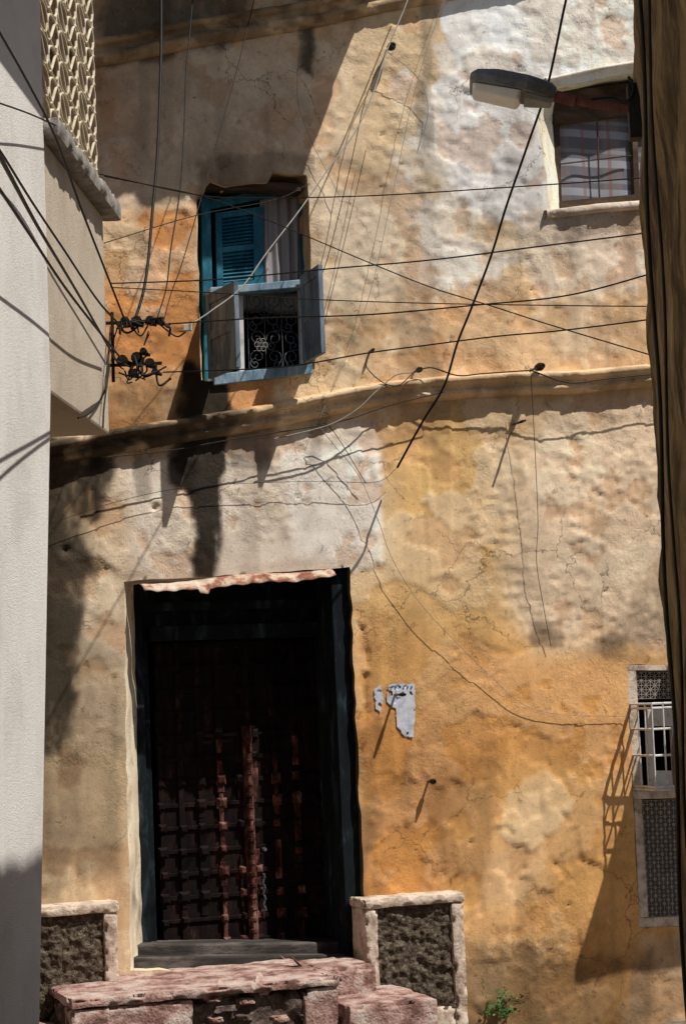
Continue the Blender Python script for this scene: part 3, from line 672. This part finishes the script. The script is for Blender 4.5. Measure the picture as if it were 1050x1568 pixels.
def stone(c,r,seed,m,parent,name):
    bm=bmesh.new();bmesh.ops.create_icosphere(bm,subdivisions=3,radius=1)
    for v in bm.verts:
        p=v.co.copy();k=1+.55*mn.noise(p*1.1+Vector((seed,0,0)))+.25*mn.noise(p*3+Vector((seed,3,0)))
        q=Vector([math.copysign(abs(t)**.6,t) for t in p])
        v.co=Vector(c)+Vector((q.x*r[0]*k,q.y*r[1]*k,q.z*r[2]*k))
    me=bpy.data.meshes.new(name);bm.to_mesh(me);bm.free();me.materials.append(m)
    return link(bpy.data.objects.new(name,me),parent)
for i,(px,py,r,h) in enumerate([(325,1530,.05,.016),(352,1522,.045,.014),(378,1533,.05,.018),(345,1545,.06,.02),(430,1560,.06,.02),(372,1558,.05,.02),(405,1520,.03,.012),(470,1556,.05,.018),(330,1562,.04,.02)]):
    p=S(px,py,.82);stone((p.x,-.80,p.z),(r,.035,h),i*3.1,M_rubble if i%2 else M_pink,st,"stone_%d"%i)
# ------------------------------------------------------------ poster
po=empty("torn_wall_poster",tuple(S(604,1085)))
def sheet(name,poly,m,e,warp=.03,cell=.006,seed=5):
    pl=P2(poly);a=np.array(pl);lo=a.min(0)-.03;hi=a.max(0)+.03
    X,Z=np.meshgrid(np.arange(lo[0],hi[0],cell),np.arange(lo[1],hi[1],cell));x=X.ravel();z=Z.ravel()
    sd,_,_=sdpoly(x+warp*(fbm(x*20,z*20,seed)-.5),z+warp*(fbm(x*20,z*20,seed+9)-.5),pl)
    ok=(sd<0)&(fbm(x*22,z*22,seed+3)<.74);ok=ok.reshape(X.shape);V=np.stack([x,-wall_disp(x,z)-e-.004*fbm(x*10,z*10,4),z],1).tolist()
    I=np.arange(len(x)).reshape(X.shape);q=ok[:-1,:-1]&ok[1:,:-1]&ok[:-1,1:]&ok[1:,1:]
    F=np.stack([I[:-1,:-1],I[:-1,1:],I[1:,1:],I[1:,:-1]],-1)[q].tolist()
    o=mesh(name,V,F,m,po,True)
    bm=bmesh.new();bm.from_mesh(o.data);bmesh.ops.delete(bm,geom=[v for v in bm.verts if not v.link_faces],context='VERTS');bm.to_mesh(o.data);bm.free()
sheet("paper",[(593,1047),(634,1047),(636,1090),(632,1130),(616,1128),(606,1112),(604,1086),(592,1076)],M_paper,.006,.02)
sheet("paper_scrap",[(572,1054),(582,1048),(588,1070),(582,1092),(574,1086)],M_paper,.006,.02,seed=8)
for k in range(6):
    x=597+k*6;sheet("print_%d"%k,[(x,1050),(x+3.5,1050),(x+3.5,1054.5),(x,1054.5)],M_ink,.011,.0,.003)
# ------------------------------------------------------------ wall insulators
def insul(px,py,out,r,m=M_black):
    p=S(px,py);e=empty("wall_insulator",(p.x,-.02,p.z));b=MB()
    b.bar((p.x,.03,p.z),(p.x,-out,p.z),.008,8);b.make("bracket_pin",M_iron,e)
    b=MB();b.bar((p.x,-out*.5,p.z),(p.x,-out*.75,p.z),r*.75,12,r);b.bar((p.x,-out*.76,p.z),(p.x,-out,p.z),r,12,r*.6);b.make("insulator_body",m,e)
insul(591,78,.14,.030);insul(812,567,.20,.030);insul(655,1196,.12,.020);insul(604,1064,.19,.014);insul(633,570,.14,.020)
insul(566,538,.08,.012);insul(785,650,.20,.010)
# ------------------------------------------------------------ left house
lh=empty("whitewashed_house",tuple(W(-3.5,6,0)))
N=-1.92
tA=tn(PL(80,640,N));tB=tn(PL(164,480,N));tC=tn(PL(45,1560,N));zS=PL(162,660,N).z;zLg=PL(85,205,N).z
def prism(name,pts,n0,n1,m,parent,bev=0):
    k=len(pts);V=[W(n0,t,z) for t,z in pts]+[W(n1,t,z) for t,z in pts]
    F=[list(range(k)),list(range(k,2*k))[::-1]]+[[i,(i+1)%k,k+(i+1)%k,k+i] for i in range(k)]
    b=MB();b.v=V;b.f=F;return b.make(name,m,parent,bev)
prism("street_wall",[(-3,GR-.02),(tC,GR-.02),(tA,zS),(tA,7.4),(-3,7.4)],N,N-4,M_stucco,lh,.015)
prism("jettied_storey",[(tA+.002,zS),(tB,zS),(tB,zLg-.1),(tA+.002,zLg-.1)],N-.006,N-4,M_tan,lh,.015)  # tan instead of white paints this face as catching less sun
rbox("balcony_ledge",W(N-1.2,tA-.03,zLg-.1),nL*1.28,dL*(tB+.17-tA),Vector((0,0,.1)),.03,.008,8,M_ledge,lh,r=.012,chip=.02)
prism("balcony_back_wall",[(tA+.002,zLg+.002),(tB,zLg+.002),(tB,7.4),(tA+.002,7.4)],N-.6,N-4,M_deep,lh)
prism("unseen_shadow_slab_left",[(-3,6.0),(tA-.05,6.0),(tA-.05,6.12),(-3,6.12)],N+.56,N+.002,M_ledge,lh,.01)  # unseen slab added overhead to shade the top of the street wall
cu=bpy.data.curves.new("breeze_block_screen",'CURVE');cu.dimensions='3D';cu.bevel_depth=.0085;cu.bevel_resolution=1
pz=.165;zz=zLg+pz/2
def addw(pts):
    s=cu.splines.new('POLY');s.points.add(len(pts)-1)
    for i,p in enumerate(pts):s.points[i].co=(*p,1)
t0=tA+.03;nc=3;pt=(tB-.02-t0)/nc
while zz<7.3:
    for c in range(nc):
        t=t0+pt*(c+.5)
        for sg in(1,-1):
            addw([W(N-.03,t+pt*(.25*sg)+pt*.25*math.cos(a/14*6.283),zz+pz*.47*math.sin(a/14*6.283)) for a in range(15)])
            addw([W(N-.03,t+sg*pt*.5*(1-k/8),zz+pz*.5*math.cos(k/8*3.14159)) for k in range(9)])
    zz+=pz
for k in range(nc+1):addw([W(N-.035,t0+pt*k,zLg),W(N-.035,t0+pt*k,7.3)])
cu.materials.append(M_lat);link(bpy.data.objects.new("breeze_block_screen",cu),lh)
# ------------------------------------------------------------ right house
rh=empty("mustard_house",tuple(W(2.5,4,0)))
Q=.86;tE=tn(PL(1008,784,Q))
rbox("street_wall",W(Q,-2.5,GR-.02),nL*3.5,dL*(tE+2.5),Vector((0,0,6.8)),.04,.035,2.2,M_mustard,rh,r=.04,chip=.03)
# ------------------------------------------------------------ street lamp
tl_=tE-.08
a0=PT(972,172,tl_);a1=PT(850,146,tl_);a2=PT(720,124,tl_)
lamp=empty("street_lamp",tuple(a0))
b=MB();b.bar(a0+nL*.1,PT(905,160,tl_),.020,10);b.bar(PT(905,160,tl_),a1,.017,10);b.bar(PT(880,155,tl_),PT(850,147,tl_),.026,10);b.make("arm",M_arm,lamp)
b=MB();q=PT(968,172,tl_);b.hexa([q+nL*o+dL*t+Vector((0,0,z)) for o in(-.02,.04) for t,z in((-.04,-.12),(.04,-.12),(.04,.12),(-.04,.12))]);b.make("wall_bracket",M_black,lamp,.004)
ax=(a2-a1);Ln=ax.length;ax.normalize();wd=dL.copy();upv=wd.cross(ax).normalized()
if upv.z<0:upv=-upv
prof=[(0,.03,.030,.02),(.06,.055,.045,.03),(.16,.080,.050,.03),(.34,.115,.056,.03),(.7,.135,.055,.03),(.93,.125,.040,.03),(1.0,.11,.015,.025)]
V=[];F=[]
for s,w_,h,dn in prof:
    c=a1+ax*Ln*s
    for u,v in((-1,-1),(-.9,-1),(.9,-1),(1,-1),(1,0.1),(.78,.75),(.4,1),(-.4,1),(-.78,.75),(-1,.1)):
        V.append(c+wd*w_*u+upv*(h*v if v>0 else dn*v))
k=10
for i in range(len(prof)-1):
    for j in range(k):F.append((i*k+j,i*k+(j+1)%k,(i+1)*k+(j+1)%k,(i+1)*k+j))
F.append(tuple(range(k)));F.append(tuple(range((len(prof)-1)*k,len(prof)*k))[::-1])
b=MB();b.v=V;b.f=F;b.make("head_housing",M_lamp,lamp,.005)
b=MB()
def hp(s,u,v):return a1+ax*Ln*s+wd*u+upv*v
b.hexa([hp(.38,-.110,-.031),hp(.97,-.105,-.031),hp(.97,.105,-.031),hp(.38,.110,-.031),hp(.42,-.09,-.070),hp(.94,-.085,-.060),hp(.94,.085,-.060),hp(.42,.09,-.070)])
b.make("lens",M_lens,lamp,.012)
b=MB();b.hexa([hp(.02,-.05,-.031),hp(.36,-.09,-.031),hp(.36,.09,-.031),hp(.02,.05,-.031),hp(.04,-.04,-.05),hp(.34,-.075,-.055),hp(.34,.075,-.055),hp(.04,.04,-.05)]);b.make("gear_cover",M_wcable,lamp,.004)
cable("feed_cable",[PT(905,152,tl_),PT(935,150,tl_),PT(958,158,tl_)+dL*-.03,PT(968,140,tl_)+dL*-.05,PT(962,118,tl_)],.007,M_black,lamp)
# ------------------------------------------------------------ cables
oc=empty("overhead_cables",tuple(S(500,450,.5)))
def wire(pts,o0,o1,r=.0045,m=M_black,name="cable"):
    n=len(pts);P=[];L=[0]
    for i in range(1,n):L.append(L[-1]+math.dist(pts[i],pts[i-1]))
    for i,(a,b_) in enumerate(pts):P.append(S(a,b_,o0+(o1-o0)*L[i]/L[-1]))
    cable(name,P,r,m,oc)
wire([(247,-60),(247,60),(245,150),(241,240),(234,320),(227,400),(219,450),(206,492)],.5,1.6,.009)
wire([(300,-60),(290,60),(285,110),(282,200),(276,290),(262,380),(255,440),(240,490)],.4,1.6,.0045)
wire([(402,-60),(375,60),(340,190),(312,290),(280,400),(262,450),(250,495)],.25,1.5,.0035)
wire([(884,-60),(866,0),(838,130),(808,220),(775,315),(752,390),(722,470),(700,525),(680,590),(650,640),(632,672),(608,716)],2.4,.10,.0085)
wire([(608,716),(575,738),(480,737),(300,745),(180,768),(60,808)],.07,.07,.0018)
wire([(150,266),(300,298),(390,303),(560,300),(760,288),(1010,270),(1200,250)],1.4,4.6,.0035)
wire([(160,372),(300,330),(420,306),(470,283)],1.5,.05,.003)
wire([(170,434),(330,428),(500,412),(660,398),(820,378),(1000,355),(1200,325)],1.7,4.6,.004)
wire([(170,440),(320,448),(470,458),(640,464),(800,467),(1010,469),(1200,466)],1.7,4.6,.003)
wire([(245,497),(400,487),(560,482),(730,467),(870,452),(1010,415),(1200,360)],1.7,4.6,.0042)
wire([(160,270),(300,298),(380,325),(470,362),(560,400),(660,440),(750,468),(850,500),(1000,545),(1150,590)],1.4,4.4,.0036)
wire([(250,570),(360,566),(450,560),(560,541),(650,529),(760,515),(860,506),(1010,487),(1200,460)],1.7,4.6,.004)
wire([(645,-60),(620,10),(592,78),(572,140),(545,200),(505,255),(460,320),(410,385),(370,440),(325,475),(288,500)],.2,1.5,.0045,M_wcable)
wire([(592,78),(560,150),(535,260),(500,400),(480,440)],.14,.06,.0028)
wire([(592,78),(640,120),(655,170),(640,230)],.12,.02,.002,M_wcable)
wire([(165,700),(260,690),(360,672),(470,655),(530,643),(600,620),(680,600)],.16,.12,.004)
wire([(420,672),(500,652),(545,628),(575,600),(605,575),(633,570)],.14,.16,.0045,M_wcable)
wire([(488,652),(510,680),(550,730),(580,800),(600,855),(640,920),(690,975),(740,1025),(800,1078),(860,1094),(960,1097)],.10,.03,.002,M_wcable)
wire([(633,570),(660,563),(700,575),(740,572),(812,567)],.14,.18,.005)
wire([(812,567),(870,586),(930,580),(1010,572),(1100,566)],.18,.15,.005)
wire([(812,568),(816,640),(820,720),(823,800),(821,860),(830,920),(843,990)],.16,.04,.0022)
wire([(633,570),(610,590),(585,585),(560,560),(566,538)],.14,.1,.0035)
wire([(480,-60),(455,120),(470,200),(520,300)],.05,.05,.0018,M_wcable)
wire([(700,-60),(640,120),(600,300),(560,470),(490,640)],.10,.10,.0018,M_wcable)
wire([(560,230),(520,400),(480,560)],.06,.05,.0022)
wire([(560,740),(510,660),(490,650)],.05,.10,.0025)
# cable junction on the left house
tc=tB+.06
cl=empty("cable_junction_bracket",tuple(PT(200,530,tc)))
b=MB()
for y in(495,560):b.bar(PT(160,y,tc),PT(248,y-4,tc),.010,6)
b.bar(PT(172,478,tc),PT(174,585,tc),.010,6)
b.make("angle_iron",M_black,cl)
b=MB()
for i,(px,py,r) in enumerate([(194,494,.026),(212,494,.030),(232,493,.026),(248,494,.016),(190,554,.032),(212,550,.034),(232,558,.028),(205,573,.024),(240,570,.018),(222,540,.02)]):
    p=PT(px,py,tc);b.bar(p-dL*.06,p+dL*.02,r,10,r*.8);b.bar(p-dL*.085,p-dL*.065,r*.7,10);b.bar(p-nL*.03,p+nL*.03-Vector((0,0,.015)),r*.55,8)
b.make("insulator_spools",M_black,cl)
b=MB();p=PT(287,502,tc-.02);b.hexa([p+nL*o+dL*t+Vector((0,0,z)) for o in(-.02,.025) for t,z in((-.02,-.018),(.02,-.018),(.02,.018),(-.02,.018))]);b.make("connector_block",M_cer,cl,.003)
for i in range(34):
    base=(random.choice([196,212,232,205]),random.choice([495,552,566]))
    a=(base[0]+random.uniform(-22,22),base[1]+random.uniform(-10,12));c=(base[0]+random.uniform(-30,34),base[1]+random.uniform(-10,22))
    m_=((a[0]+c[0])/2+random.uniform(-12,12),(a[1]+c[1])/2+random.uniform(-8,20))
    t_=tc-random.uniform(0,.12);cable("loop_%d"%i,[PT(*a,t_),PT(*m_,t_-.03),PT(*c,t_)],random.choice([.004,.005,.007]),M_black,cl)
cable("feed_loop",[PT(245,497,tc),PT(270,515,tc-.02),PT(285,508,tc-.02)],.005,M_black,cl)
def lwire(pts,o0,o1,r):
    n=len(pts);P=[]
    for i,(a,b_) in enumerate(pts):P.append(PL(a,b_,N+o0+(o1-o0)*i/(n-1)))
    cable("side_cable",P,r,M_black,oc)
lwire([(-40,-20),(0,50),(45,130),(85,210),(125,320),(160,410),(192,492)],.25,.12,.006)
lwire([(-40,145),(0,158),(45,174),(88,193)],.1,.06,.004)
lwire([(-40,175),(0,230),(50,310),(100,385),(150,460),(186,500)],.25,.12,.006)
lwire([(-40,235),(0,290),(50,365),(100,440),(150,505),(185,548)],.8,.12,.006)
lwire([(-40,190),(0,240),(60,350),(120,450),(180,555)],1.3,.12,.006)
lwire([(170,500),(165,560),(160,600),(140,630),(120,640)],.02,.02,.006)
lwire([(168,560),(160,620),(158,655)],.02,.02,.005)
for k,(x0,rr) in enumerate([(1012,.008),(1026,.006)]):
    P=[]
    for i in range(16):
        y=-50+i*110;P.append(PL(x0-34+y*.047+3*math.sin(i*1.3+k*2),y,Q-.045))
    cable("down_cable",P,rr,M_black,oc)
# ------------------------------------------------------------ weed
V=[];F=[];c=S(770,1556,.05);c.z=max(GR,c.z-.02)
for i in range(190):
    a=random.uniform(0,6.28);e=random.uniform(.1,1.5);L_=random.uniform(.05,.19)
    d=Vector((math.cos(a)*math.cos(e),-abs(math.sin(a))*math.cos(e)*.6,math.sin(e)));p=c+d*L_+Vector((0,0,.02))
    if i%3==0:
        b0=len(V);V+=[c+Vector((.002,0,0)),c-Vector((.002,0,0)),p];F.append((b0,b0+1,b0+2))
    u=Vector((random.uniform(-1,1),random.uniform(-1,1),random.uniform(-.4,.6))).normalized();v=u.cross(d).normalized();s=random.uniform(.010,.022)
    b0=len(V);V+=[p,p+u*s+v*s*.5,p+u*s*2,p+u*s-v*s*.5];F.append((b0,b0+1,b0+2,b0+3))
mesh("green_weed",V,F,M_leaf)
